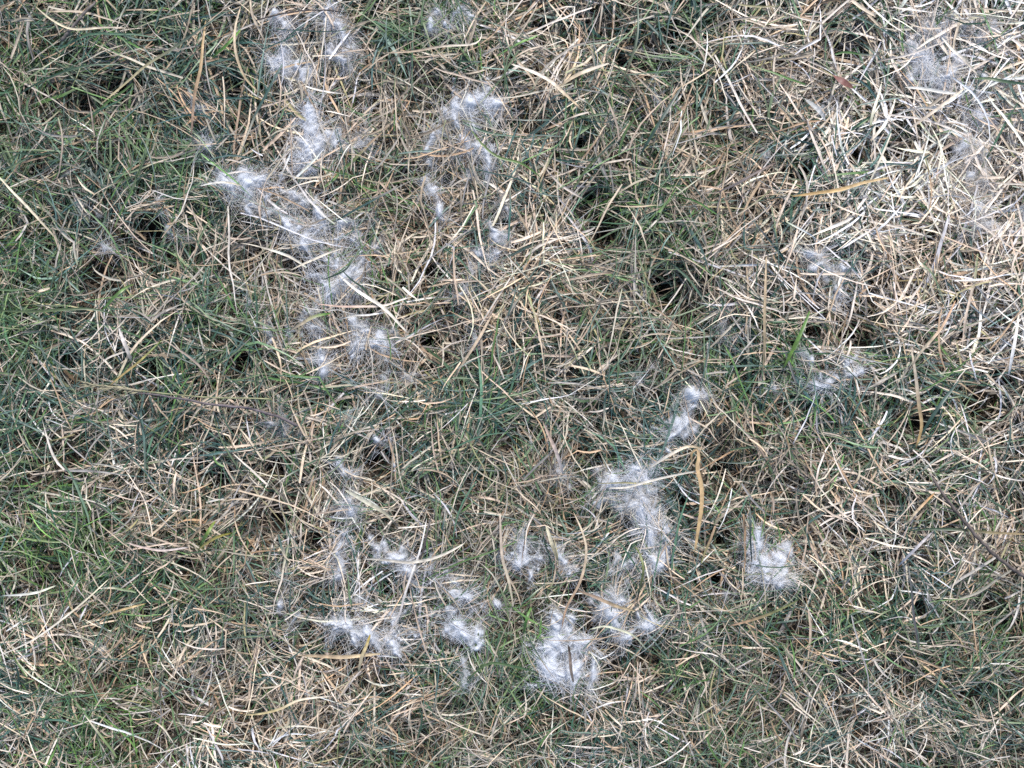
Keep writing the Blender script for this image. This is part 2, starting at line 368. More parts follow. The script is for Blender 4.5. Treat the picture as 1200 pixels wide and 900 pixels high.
# lookup grids so a hundred thousand blades can be tested quickly
_gx = np.arange(-0.75, 0.75, 0.002); _gy = np.arange(-0.65, 0.65, 0.002)
_GX, _GY = np.meshgrid(_gx, _gy, indexing='ij')
FURG = furf(_GX, _GY); HOLG = holef(_GX, _GY); GRG = ground(_GX, _GY)

def look(G, x, y):
    i = np.clip(((x + 0.75) / 0.002).astype(int), 0, len(_gx) - 1)
    j = np.clip(((y + 0.65) / 0.002).astype(int), 0, len(_gy) - 1)
    return G[i, j]

# ------------------------------------------------------------------ blade colours
STRAW = lin([(188, 174, 152), (172, 166, 154), (198, 190, 170), (178, 154, 126), (128, 120, 106), (184, 168, 150),
             (158, 154, 138), (206, 200, 188), (144, 142, 138), (164, 158, 118)])
PALEST = lin([(214, 202, 184), (206, 196, 182), (220, 212, 200), (208, 188, 166), (196, 186, 172), (204, 204, 206)])
GREENS = lin([(70, 96, 70), (60, 88, 74), (86, 106, 70), (88, 116, 60), (54, 76, 64), (88, 106, 90), (106, 118, 82), (70, 94, 84)])
THATCH = lin([(112, 98, 82), (90, 78, 64), (128, 116, 102), (74, 66, 56), (98, 82, 64), (118, 112, 104)])

def blade_colours(x, y, green, K, r=rng):
    N = len(x)
    pale = np.clip(gmap(PALE, x, y) + 0.10 * waves(x, y, _W2), 0, 1)
    ps = np.array([.19, .13, .14, .10, .10, .10, .08, .08, .05, .03])
    c = STRAW[r.choice(len(STRAW), N, p=ps)]
    usep = r.random(N) < np.clip((pale - 0.38) * 1.6, 0, 0.95)
    c = np.where(usep[:, None], PALEST[r.integers(0, len(PALEST), N)], c)
    wm = np.clip(patches(WARM, x, y) + r.normal(0, 0.25, N), 0, 1.1)[:, None]
    c = c * (1 + wm * (np.array([1.06, 0.95, 0.82]) - 1)) * np.array([0.98, 0.965, 0.98])
    c = c * (0.72 + 0.46 * pale + 0.9 * np.clip(pale - 0.85, 0, 0.15))[:, None] * r.lognormal(0, 0.20, N)[:, None]
    cool = np.clip(waves(x, y, _W2) * 0.5 + 0.5, 0, 1)
    fr = patches(FRESH, x, y)
    gi = np.where(r.random(N) < cool * 0.75 * (1 - fr), r.choice([0, 1, 4, 5, 7], N), r.choice([0, 2, 3, 6, 5], N))
    g = GREENS[gi] * r.lognormal(0.06, 0.25, N)[:, None] * (np.array([0.90, 0.96, 1.12]) + fr[:, None] * np.array([0.12, 0.20, -0.30]))
    c = np.clip(np.where(green[:, None], g, c), 0, 0.80)
    t = np.linspace(0, 1, K)[None, :, None]
    C = np.repeat(c[:, None, :], K, 1)
    # green blades yellow off towards the tip, straw keeps a green or brown base now and then
    tipc = STRAW[r.integers(0, 4, N)][:, None, :]
    turn = (green & (r.random(N) < 0.38))[:, None, None] * np.clip((t - r.uniform(0.3, 0.85, N)[:, None, None]) * 4, 0, 1)
    C = C * (1 - turn) + tipc * turn
    basec = np.where((r.random(N) < 0.55)[:, None], GREENS[3], lin((142, 114, 76)))[:, None, :]
    tb = ((~green) & (r.random(N) < 0.28))[:, None, None] * np.clip((r.uniform(0.1, 0.4, N)[:, None, None] - t) * 4, 0, 1) * 0.7
    C = C * (1 - tb) + basec * tb
    # straw is mottled: dark joints and bleached stretches along one blade
    spot = (r.random((N, K, 1)) < 0.05) & (~green)[:, None, None]
    C = np.where(spot, C * r.uniform(0.45, 0.8, (N, K, 1)), C)
    C = C * r.lognormal(0, 0.10, (N, K, 1))
    return np.clip(C, 0, 0.82)

def profile(K, N, r=rng):
    t = np.linspace(0, 1, K)[None, :]
    sharp = r.uniform(1.6, 4.5, (N, 1))
    return np.clip(np.minimum(1, 0.62 + 1.6 * t) * (1 - t ** sharp), 0.04, 1)

def make_blades(N, K, layer, region, r=rng, plain=False):
    x0, x1, y0, y1 = region
    x = r.uniform(x0, x1, N); y = r.uniform(y0, y1, N)
    sz = size_at(x, y)
    if layer == 'thatch':
        az = r.uniform(0, 2 * math.pi, N)
        green = r.random(N) < 0.05
        L = r.uniform(0.018, 0.05, N) * sz; w = r.lognormal(math.log(0.0018), 0.35, N) * sz
        z = ground(x, y) + r.uniform(0.001, 0.016, N)
        th0 = r.normal(0.12, 0.25, N); th1 = -th0 * r.uniform(0.2, 1.2, N)
        kap = r.normal(0, 0.7, N); kink = 0.25; zmax = 0.02
    else:
        # tussocks: each blade belongs to a crown that fans out with a lean of its own
        nc = max(8, N // 12)
        cx = r.uniform(x0, x1, nc); cy = r.uniform(y0, y1, nc)
        own = r.integers(0, nc, N)
        lean = np.where(r.random(nc) < 0.6, 1.8 * waves(cx, cy, _W2) + 0.6 + 3.14159 * (r.random(nc) < 0.4), r.uniform(0, 6.283, nc))
        spread = r.uniform(0.15, 1.05, nc)
        rad = r.uniform(0.004, 0.016, nc)
        x = cx[own] + r.normal(0, 1, N) * rad[own]; y = cy[own] + r.normal(0, 1, N) * rad[own]
        loose = r.random(N) < 0.25
        az = np.where(loose, r.uniform(0, 6.283, N), lean[own] + r.normal(0, 1, N) * spread[own])
        gm = gmap(GREEN, cx, cy)
        cg = np.clip(gm + 0.14 * patches(FRESH, cx, cy) - 0.14 * patches(WARM, cx, cy) + 0.42 * np.minimum(1, gm / 0.35) * (r.random(nc) - 0.5) + 0.16 * np.minimum(1, gm / 0.35) * waves(cx, cy, _W), 0.02, 0.97)
        green = r.random(N) < np.clip(cg[own] * (1.08 if layer == 'mid' else 0.78), 0, 1)
        sz = size_at(x, y) * (1 + 0.12 * (r.random(nc)[own] - 0.5))
        if layer == 'mid':
            L = r.gamma(7, 0.0072, N) * sz; z = ground(x, y) + r.uniform(0.0, 0.012, N)
            th0 = r.normal(0.62, 0.22, N); th1 = r.normal(-0.28, 0.25, N); kap = r.normal(0, 0.5, N)
            w = r.lognormal(math.log(0.00150), 0.34, N) * sz; kink = 0.16; zmax = 0.038
        else:
            L = r.gamma(6, 0.0080, N) * sz; z = r.uniform(0.022, 0.040, N)
            th0 = r.normal(0.14, 0.16, N); th1 = -th0 + r.normal(-0.05, 0.12, N); kap = r.normal(0, 0.50, N)
            w = np.minimum(r.lognormal(math.log(0.00129), 0.36, N), 0.0026) * sz; kink = 0.17; zmax = 0.050
        w = np.where(green, w * 0.92, w)
        pm = gmap(PALE, x, y); w = w * (0.90 + 0.45 * np.clip(pm - 0.4, 0, 1))
        L = np.where(green, L * 1.08, L)
        L = np.clip(L, 0.012, 0.125)
    P = paths(np.stack([x, y, z], 1), az, kap, th0, th1, L, K, kink, r=r)
    P[:, :, :2] -= (P[:, K // 2:K // 2 + 1, :2] - P[:, :1, :2]) * (0.5 if not plain else 0.3)
    keep = np.ones(N, bool)
    if not plain:
        ho = look(HOLG, P[:, :, 0], P[:, :, 1])
        hm = ho.max(1) if layer == 'top' else ho[:, 1:-1].max(1)
        pk = {'thatch': 0.70, 'mid': 0.80, 'top': 0.86}[layer]
        keep &= r.random(N) > hm * pk * 1.15
        fu = look(FURG, P[:, :, 0], P[:, :, 1])
        hi = np.clip((P[:, :, 2] - 0.030) / 0.006, 0, 1)
        fm = (fu * hi).max(1)
        keep &= r.random(N) > np.clip(fm * 0.62, 0, 0.50)
    g = look(GRG, P[:, :, 0], P[:, :, 1]) if not plain else ground(P[:, :, 0], P[:, :, 1])
    P[:, :, 2] = np.maximum(P[:, :, 2], g + 0.0015)
    over = np.maximum(P[:, :, 2] - zmax, 0)
    P[:, :, 2] -= over * 0.75
    P = P[keep]; green = green[keep]; w = w[keep]; N = len(P)
    mx, my = P[:, K // 2, 0], P[:, K // 2, 1]
    if layer == 'thatch':
        c = THATCH[r.integers(0, len(THATCH), N)] * r.lognormal(0, 0.25, N)[:, None] * (0.75 + 0.6 * gmap(PALE, mx, my))[:, None]
        C = np.clip(np.repeat(c[:, None], K, 1) * r.lognormal(0, 0.1, (N, K, 1)), 0, 0.7)
    else:
        C = blade_colours(mx, my, green, K, r)
    W = w[:, None] * profile(K, N, r)
    roll = r.normal(0, 0.4, N)[:, None] + np.linspace(0, 1, K)[None] * r.normal(0, 0.8, N)[:, None]
    return P, W, roll, C, green

REG = (-0.60, 0.60, -0.48, 0.48)
def emit(layer, N, K, fold, names, region=REG):
    P, W, roll, C, green = make_blades(N, K, layer, region)
    out = []
    for nm, sel, mat, lab in names:
        m = green if sel == 'g' else (~green if sel == 'd' else np.ones(len(P), bool))
        V, F, CC = ribbon_mesh(P[m], W[m], roll[m], C[m], fold)
        o = mesh_obj(nm, V, F, CC, mat, smooth=fold == 0)
        o['kind'] = 'stuff'; o['label'] = lab
        out.append(o)
    return out

emit('thatch', 20000, 5, 0, [('thatch', 'a', M_THATCH, 'flattened brown dead thatch lying deep under the lawn')])
emit('mid', 54000, 6, 0, [('green_grass', 'g', M_GREEN, 'fine dark green blades woven through the matted lawn'),
                          ('dry_grass', 'd', M_DRY, 'dull tan dry blades woven through the matted lawn')])
emit('top', 29500, 8, 0.22, [('green_grass', 'g', M_GREEN, 'long green blades lying on top of the matted lawn'),
                             ('dry_grass', 'd', M_DRY, 'pale bleached straw lying loose on top of the matted lawn')])

# lawn beyond the frame: scattered copies of one patch, so that it goes on in every direction
r2 = np.random.default_rng(5)
def plain_patch():
    parts = []
    for layer, N, K in (('thatch', 700, 4), ('mid', 3400, 5), ('top', 800, 6)):
        P, W, roll, C, green = make_blades(N, K, layer, (-0.14, 0.14, -0.14, 0.14), r=r2, plain=True)
        parts.append(ribbon_mesh(P, W * 1.15, roll, C, 0))
    off = 0; Vs, Fs, Cs = [], [], []
    for V, F, C in parts:
        Vs.append(V); Fs.append(F + off); Cs.append(C); off += len(V)
    return np.concatenate(Vs), np.concatenate(Fs), np.concatenate(Cs)
V, F, C = plain_patch()
patch = mesh_obj('outer_grass', V, F, C, M_DRY)
patch.location = (0.80, 0.0, 0.0)
patch['kind'] = 'stuff'; patch['label'] = 'the same mixed green and straw lawn going on outside the frame'
pts = []
ring = lambda e, inner_n: np.concatenate([-(e + 0.19 * np.arange(18))[::-1], np.linspace(-e + 0.16, e - 0.16, inner_n), e + 0.19 * np.arange(18)])
for a in ring(0.66, 6):
    for b in ring(0.54, 5):
        if abs(a) < 0.65 and abs(b) < 0.53: continue
        pts.append((a + r2.normal(0, 0.012), b + r2.normal(0, 0.012), 0))
me = bpy.data.meshes.new('outer_grass'); me.from_pydata(pts, [], [])
at = me.attributes.new('spin', 'FLOAT_VECTOR', 'POINT')
at.data.foreach_set('vector', np.stack([np.zeros(len(pts)), np.zeros(len(pts)), r2.uniform(0, 6.28, len(pts))], 1).astype(np.float32).ravel())
og = bpy.data.objects.new('outer_grass', me); sc.collection.objects.link(og)
og['kind'] = 'stuff'; og['label'] = 'wide lawn of mixed green and straw outside the frame'
ng = bpy.data.node_groups.new('scatter_patches', 'GeometryNodeTree')
ng.interface.new_socket('Geometry', in_out='INPUT', socket_type='NodeSocketGeometry')
ng.interface.new_socket('Geometry', in_out='OUTPUT', socket_type='NodeSocketGeometry')
gi_ = ng.nodes.new('NodeGroupInput'); go_ = ng.nodes.new('NodeGroupOutput')
mp = ng.nodes.new('GeometryNodeMeshToPoints'); iop = ng.nodes.new('GeometryNodeInstanceOnPoints')
oi = ng.nodes.new('GeometryNodeObjectInfo'); oi.inputs[0].default_value = patch; oi.transform_space = 'ORIGINAL'
na = ng.nodes.new('GeometryNodeInputNamedAttribute'); na.data_type = 'FLOAT_VECTOR'; na.inputs[0].default_value = 'spin'
ng.links.new(gi_.outputs[0], mp.inputs[0]); ng.links.new(mp.outputs[0], iop.inputs['Points'])
ng.links.new(oi.outputs['Geometry'], iop.inputs['Instance']); ng.links.new(na.outputs[0], iop.inputs['Rotation'])
ng.links.new(iop.outputs[0], go_.inputs[0])
md = og.modifiers.new('scatter', 'NODES'); md.node_group = ng

# ------------------------------------------------------------------ fur tufts
r3 = np.random.default_rng(99)
M_FELT = bpy.data.materials.new('matted_fur'); M_FELT.use_nodes = True
_nt = M_FELT.node_tree; _p = _nt.nodes['Principled BSDF']
_p.inputs['Base Color'].default_value = (*lin((222, 226, 233)), 1); _p.inputs['Roughness'].default_value = 0.8
_p.inputs['Specular IOR Level'].default_value = 0.2
_tc = _nt.nodes.new('ShaderNodeTexCoord')
_wp = _nt.nodes.new('ShaderNodeTexNoise'); _wp.inputs['Scale'].default_value = 70; _wp.inputs['Detail'].default_value = 1
_ad = _nt.nodes.new('ShaderNodeVectorMath'); _ad.operation = 'MULTIPLY_ADD'; _ad.inputs[1].default_value = (0.05, 0.05, 0)
_nt.links.new(_tc.outputs['Object'], _wp.inputs['Vector']); _nt.links.new(_wp.outputs['Color'], _ad.inputs[0]); _nt.links.new(_tc.outputs['Object'], _ad.inputs[2])
_al = []
for _k, _sc in enumerate(((480, 60, 1), (70, 540, 1))):      # two families of fine combed hair lines
    _mp = _nt.nodes.new('ShaderNodeMapping'); _mp.inputs['Scale'].default_value = _sc; _mp.inputs['Rotation'].default_value = (0, 0, 0.6 * _k)
    _n = _nt.nodes.new('ShaderNodeTexNoise'); _n.inputs['Scale'].default_value = 1; _n.inputs['Detail'].default_value = 3
    _nt.links.new(_ad.outputs[0], _mp.inputs[0]); _nt.links.new(_mp.outputs[0], _n.inputs['Vector']); _al.append(_n)
_mxx = _nt.nodes.new('ShaderNodeMath'); _mxx.operation = 'MAXIMUM'
_nt.links.new(_al[0].outputs['Fac'], _mxx.inputs[0]); _nt.links.new(_al[1].outputs['Fac'], _mxx.inputs[1])
_at = _nt.nodes.new('ShaderNodeAttribute'); _at.attribute_name = 'tint'      # how thick the felt is
_sm = _nt.nodes.new('ShaderNodeMath'); _sm.operation = 'MULTIPLY_ADD'; _sm.inputs[1].default_value = 0.9; 
_nt.links.new(_at.outputs['Fac'], _sm.inputs[0]); _nt.links.new(_mxx.outputs[0], _sm.inputs[2])
_rg = _nt.nodes.new('ShaderNodeMapRange'); _rg.inputs['From Min'].default_value = 0.72; _rg.inputs['From Max'].default_value = 1.34
_rg.inputs['To Max'].default_value = 0.92
_nt.links.new(_sm.outputs[0], _rg.inputs['Value'])
_bp = _nt.nodes.new('ShaderNodeBump'); _bp.inputs['Strength'].default_value = 0.7; _bp.inputs['Distance'].default_value = 0.0012
_nt.links.new(_mxx.outputs[0], _bp.inputs['Height']); _nt.links.new(_bp.outputs[0], _p.inputs['Normal'])
_tl = _nt.nodes.new('ShaderNodeBsdfTranslucent'); _tl.inputs[0].default_value = (*lin((222, 226, 233)), 1)
_m1 = _nt.nodes.new('ShaderNodeMixShader'); _m1.inputs[0].default_value = 0.4
_tp = _nt.nodes.new('ShaderNodeBsdfTransparent'); _m2 = _nt.nodes.new('ShaderNodeMixShader')
_nt.links.new(_p.outputs[0], _m1.inputs[1]); _nt.links.new(_tl.outputs[0], _m1.inputs[2])
_nt.links.new(_rg.outputs[0], _m2.inputs[0]); _nt.links.new(_tp.outputs[0], _m2.inputs[1]); _nt.links.new(_m1.outputs[0], _m2.inputs[2])
_nt.links.new(_m2.outputs[0], _nt.nodes['Material Output'].inputs[0])

def felt(st, strokes, ox, oy):
    # the matted underlayer: a thin draped sheet, thick in the middle of the tuft, thinning to nothing
    pts = np.array([p for s in strokes for p in s], float)
    x, y = w2(pts[:, 0], pts[:, 1]); r = pts[:, 2] * PX
    # points every few mm along each stroke so that the sheet is continuous
    ex, ey, er = [], [], []
    for s in strokes:
        s = np.array(s, float)
        for a in range(len(s)):
            b = min(a + 1, len(s) - 1)
            for u in (0, .33, .66):
                q = s[a] * (1 - u) + s[b] * u
                wx, wy = w2(q[0], q[1]); ex.append(wx); ey.append(wy); er.append(q[2] * PX)
    h = 0.0008
    m = 0.018
    gx_ = np.arange(min(ex) - m, max(ex) + m, h); gy_ = np.arange(min(ey) - m, max(ey) + m, h)
    GX, GY = np.meshgrid(gx_, gy_, indexing='ij')
    D = np.zeros(GX.shape)
    WX = GX - 0.0042 * waves(GX * 3, GY * 3, _W2); WY = GY - 0.0042 * waves(GX * 3 + 1, GY * 3, _W)
    for a, b, c in zip(ex, ey, er):
        D = np.maximum(D, np.exp(-((WX - a) ** 2 + (WY - b) ** 2) / (c * 1.16) ** 2))
    lump = waves(GX * 5, GY * 5, _W); lump2 = waves(GX * 14, GY * 14, _W2)
    T = np.clip(D * (0.12 + 0.50 * min(st, 1.7)) + (0.27 * lump + 0.20 * lump2) * min(1, 0.3 + 0.7 * st) * D ** 0.5 - 0.07, 0, 0.88)
    Z = FURZ - 0.0145 + 0.0105 * D ** 1.3 * min(1, st) + 0.0016 * lump + 0.0009 * lump2
    nx, ny = GX.shape
    idx = np.arange(nx * ny).reshape(nx, ny)
    F = np.stack([idx[:-1, :-1], idx[1:, :-1], idx[1:, 1:], idx[:-1, 1:]], 2)
    ok = np.maximum.reduce([T[:-1, :-1], T[1:, :-1], T[1:, 1:], T[:-1, 1:]]) > 0.02
    F = F[ok]
    used = np.unique(F); remap = np.zeros(nx * ny, int); remap[used] = np.arange(len(used))
    V = np.stack([GX - ox, GY - oy, Z], 2).reshape(-1, 3)[used]
    T = T.reshape(-1)[used]
    return V, remap[F], np.repeat(T[:, None], 3, 1)

def fur_tuft(st, li, lab, strokes):
    cx = np.mean([p[0] for s in strokes for p in s]); cy = np.mean([p[1] for s in strokes for p in s])
    ox, oy = w2(cx, cy)
    PP, WW, CC = [], [], []
    K = 8
    for s in strokes:
        s = np.array(s, float)
        x, y = w2(s[:, 0], s[:, 1]); r = s[:, 2] * PX
        if len(x) > 1:
            seg = np.hypot(np.diff(x), np.diff(y)); cum = np.concatenate([[0], np.cumsum(seg)])
        else:
            cum = np.array([0.0])
        length = cum[-1]
        tang = math.atan2(y[-1] - y[0], x[-1] - x[0]) + r3.normal(0, 0.4) if len(x) > 1 else r3.uniform(0, 6.28)
        area = (length + 1.6 * r.mean()) * 2 * r.mean()
        for kind, dens in (('fluff', 0.09e6), ('strand', 0.40e6), ('ray', 0.05e6)):
            n = int(area * dens * min(st, 1.9) ** 1.2 / 1.3) + 3
            u = r3.uniform(0, 1, n) * length
            px = np.interp(u, cum, x); py = np.interp(u, cum, y); rr = np.interp(u, cum, r)
            # offset from the spine, lumpy and pinched so that the outline breaks up
            off = np.abs(r3.normal(0, 0.70 if kind == 'fluff' else 0.85, n)) * rr; oa = r3.uniform(0, 6.283, n)
            px = px + off * np.cos(oa); py = py + off * np.sin(oa)
            wx_ = waves(px * 3, py * 3, _W2); px, py = px + 0.0035 * wx_, py + 0.0035 * waves(px * 3 + 1, py * 3, _W)
            lump = waves(px * 5, py * 5, _W)
            kp = r3.random(n) < np.clip(0.46 + 0.66 * lump, 0.03, 1)
            px, py, rr, off, oa, u = [v[kp] for v in (px, py, rr, off, oa, u)]
            n = len(px)
            if n == 0: continue
            # combed: neighbouring hairs run the same way, the comb turns slowly over the tuft
            comb = tang + (0.2 if s[-1, 2] < 0.3 * s[0, 2] else 1.3) * waves(px * 1.6, py * 1.6, _W2)
            dome = np.exp(-(off / rr) ** 2)
            if kind == 'fluff':
                az = comb + r3.normal(0, 0.9, n); L = r3.uniform(0.004, 0.012, n); kap = r3.normal(0, 2.0, n)
                w = r3.uniform(0.0002, 0.00045, n)
                z = FURZ - 0.014 + (0.006 + 0.006 * min(st, 1.4)) * dome * r3.uniform(0.2, 1, n)
                th0 = r3.normal(0, 0.25, n); th1 = -th0; wob = 0.25
            elif kind == 'strand':
                az = comb + np.where(r3.random(n) < .5, 0, math.pi) + r3.normal(0, 0.28, n)
                az = np.where(r3.random(n) < .22, az + 1.3, az)
                L = r3.uniform(0.010, 0.034, n); kap = r3.normal(0, 0.6, n); w = r3.uniform(0.00014, 0.00030, n)
                z = FURZ - 0.013 + 0.012 * dome * r3.uniform(0.2, 1, n)
                th0 = r3.normal(0.08, 0.14, n); th1 = -0.25 + r3.normal(0, 0.1, n); wob = 0.045
            else:
                az = comb + np.where(r3.random(n) < .5, 0, math.pi) + r3.normal(0, 0.8, n)
                L = r3.uniform(0.022, 0.060, n); kap = r3.normal(0, 0.8, n); w = r3.uniform(0.00016, 0.00030, n)
                z = FURZ - 0.009 + 0.010 * r3.uniform(0, 1, n)
                th0 = r3.normal(0.10, 0.12, n); th1 = -0.26 + r3.normal(0, 0.1, n); wob = 0.05
            P = paths(np.stack([px - ox, py - oy, z], 1), az, kap, th0, th1, L, K, 0.05, wob, r=r3)
            if True:
                P[:, :, :2] -= P[:, K // 2:K // 2 + 1, :2] - P[:, :1, :2]
            PP.append(P); WW.append(w[:, None] * (1 - 0.55 * np.linspace(0, 1, K)[None] ** 2))
            c = (lin((230, 233, 239)) if r3.random() < 0.6 else lin((232, 227, 218)))[None] * (li ** 2.2) * r3.uniform(0.86, 1.0, n)[:, None]
            CC.append(np.repeat(c[:, None], K, 1))
    P = np.concatenate(PP); W = np.concatenate(WW); C = np.concatenate(CC)
    V, F, CC = ribbon_mesh(P, W, r3.normal(0, 0.6, P.shape[:1])[:, None] + np.zeros(P.shape[:2]), C, 0)
    V2, F2, C2 = felt(st, strokes, ox, oy)
    n1 = len(F)
    o = bpy.data.objects.new('fur_tuft', None); sc.collection.objects.link(o)
    o.empty_display_size = 0.01
    o.location = (ox, oy, 0)
    mesh_obj('loose_hair', V, F, CC, M_FUR, parent=o)
    if len(F2):
        mesh_obj('matted_core', V2, F2, C2, M_FELT, parent=o, smooth=True)
    o['label'] = lab; o['category'] = 'fur tuft'; o['group'] = 'tufts of white fur scattered over the lawn'
    return len(F)
nf = 0
def with_arms(st, strokes):
    # torn wisps pulled out along the blades: short strokes that taper to a point
    out = [list(s) for s in strokes]
    pts = [p for s in strokes for p in s]
    for _ in range(int(round(2 + len(pts) * 0.9 * min(1.3, 0.3 + st)))):
        x, y, r = pts[r3.integers(0, len(pts))]
        a = r3.uniform(0, 6.283); L = r * r3.uniform(1.3, 2.8); b = a + r3.normal(0, 0.35)
        x0, y0 = x + math.cos(a) * r * 0.5, y + math.sin(a) * r * 0.5
        out.append([(x0, y0, r * 0.40), (x0 + math.cos(a) * L * .45, y0 + math.sin(a) * L * .45, r * 0.22),
                    (x0 + math.cos(b) * L, y0 + math.sin(b) * L, r * 0.10)])
    return out
for st, li, lab, strokes in TUFTS:
    nf += fur_tuft(st, li, lab, with_arms(st, strokes))

# ------------------------------------------------------------------ single blades, stems and twigs that stand out
def spline(pts, K):
    pts = np.array(pts, float)
    d = np.concatenate([[0], np.cumsum(np.hypot(*np.diff(pts[:, :2], axis=0).T))])
    t = np.linspace(0, d[-1], K)
    if len(pts) == 2:
        return np.stack([np.interp(t, d, pts[:, i]) for i in range(pts.shape[1])], 1)
    # Catmull-Rom through the points
    out = []
    for tt in t:
        i = min(max(np.searchsorted(d, tt) - 1, 0), len(pts) - 2)
        u = (tt - d[i]) / max(d[i + 1] - d[i], 1e-9)
        p0 = pts[max(i - 1, 0)]; p1 = pts[i]; p2_ = pts[i + 1]; p3 = pts[min(i + 2, len(pts) - 1)]
        out.append(0.5 * (2 * p1 + (p2_ - p0) * u + (2 * p0 - 5 * p1 + 4 * p2_ - p3) * u * u + (3 * p1 - p0 - 3 * p2_ + p3) * u ** 3))
    return np.array(out)

def tube_mesh(P, R, COL, sides=6):
    K = len(P)
    T, H, Nn = frames(P[None]); H, Nn = H[0], Nn[0]
    a = np.arange(sides) / sides * 2 * math.pi
    V = P[:, None] + R[:, None, None] * (np.cos(a)[None, :, None] * H[:, None] + np.sin(a)[None, :, None] * Nn[:, None])
    F = []
    for k in range(K - 1):
        for s in range(sides):
            s2 = (s + 1) % sides
            F.append((k * sides + s, k * sides + s2, (k + 1) * sides + s2, (k + 1) * sides + s))
    return V.reshape(-1, 3), np.array(F), np.repeat(COL[:, None], sides, 1).reshape(-1, 3)

r4 = np.random.default_rng(321)
def line3(pts, K, zmid, zend):
    q = spline([p[:2] for p in pts], K)
    x, y = w2(q[:, 0], q[:, 1])
    t = np.linspace(0, 1, K)
    z = zend + (zmid - zend) * np.sin(math.pi * t) ** 0.6
    s = (CAMZ - z) / (CAMZ - ZC)          # the height a blade lies at shifts where it stands on the lawn
    return np.stack([x * s, y * s, z], 1), t

def tipw(t, shape):
    if shape == 'blade': return np.clip(np.minimum(1, 0.55 + 2.2 * t) * (1 - t ** 3.5), 0.05, 1)
    if shape == 'both':  return np.clip(np.sin(math.pi * np.clip(t, 0.0, 1)) ** 0.45, 0.06, 1)
    if shape == 'leaf':  return np.clip(np.sin(math.pi * t) ** 0.7, 0.08, 1)
    return np.clip(1 - 0.35 * t, 0, 1)

def single(name, cat, label, pts, wpx, c0, c1=None, shape='both', roll=0.1, twist=0.3, z=0.052, zend=0.040, K=22, fold=0.25, mat=None, group=None):
    P, t = line3(pts, K, z, zend)
    org = P.mean(0) * np.array([1, 1, 0])
    P = P - org
    c0 = lin(c0); c1 = lin(c1) if c1 is not None else c0
    f0 = 0.78 if c0.max() < 0.72 else 0.85
    c0, c1 = c0 * f0, c1 * f0
    g_ = c0.mean(); c0 = g_ + (c0 - g_) * 0.85
    C = c0[None] + (c1 - c0)[None] * np.clip((t - 0.35) / 0.5, 0, 1)[:, None]
    C = C * r4.lognormal(0, 0.13, (K, 1))
    W = wpx * PX * tipw(t, shape)
    V, F, CC = ribbon_mesh(P[None], W[None], (roll + twist * (t - 0.5))[None], C[None], fold)
    green = c0[1] > c0[0] * 1.12
    o = mesh_obj(name, V, F, CC, mat or (M_GREEN if green else M_DRY), smooth=False)
    o.location = org
    o['label'] = label; o['category'] = cat
    if group: o['group'] = group
    return o

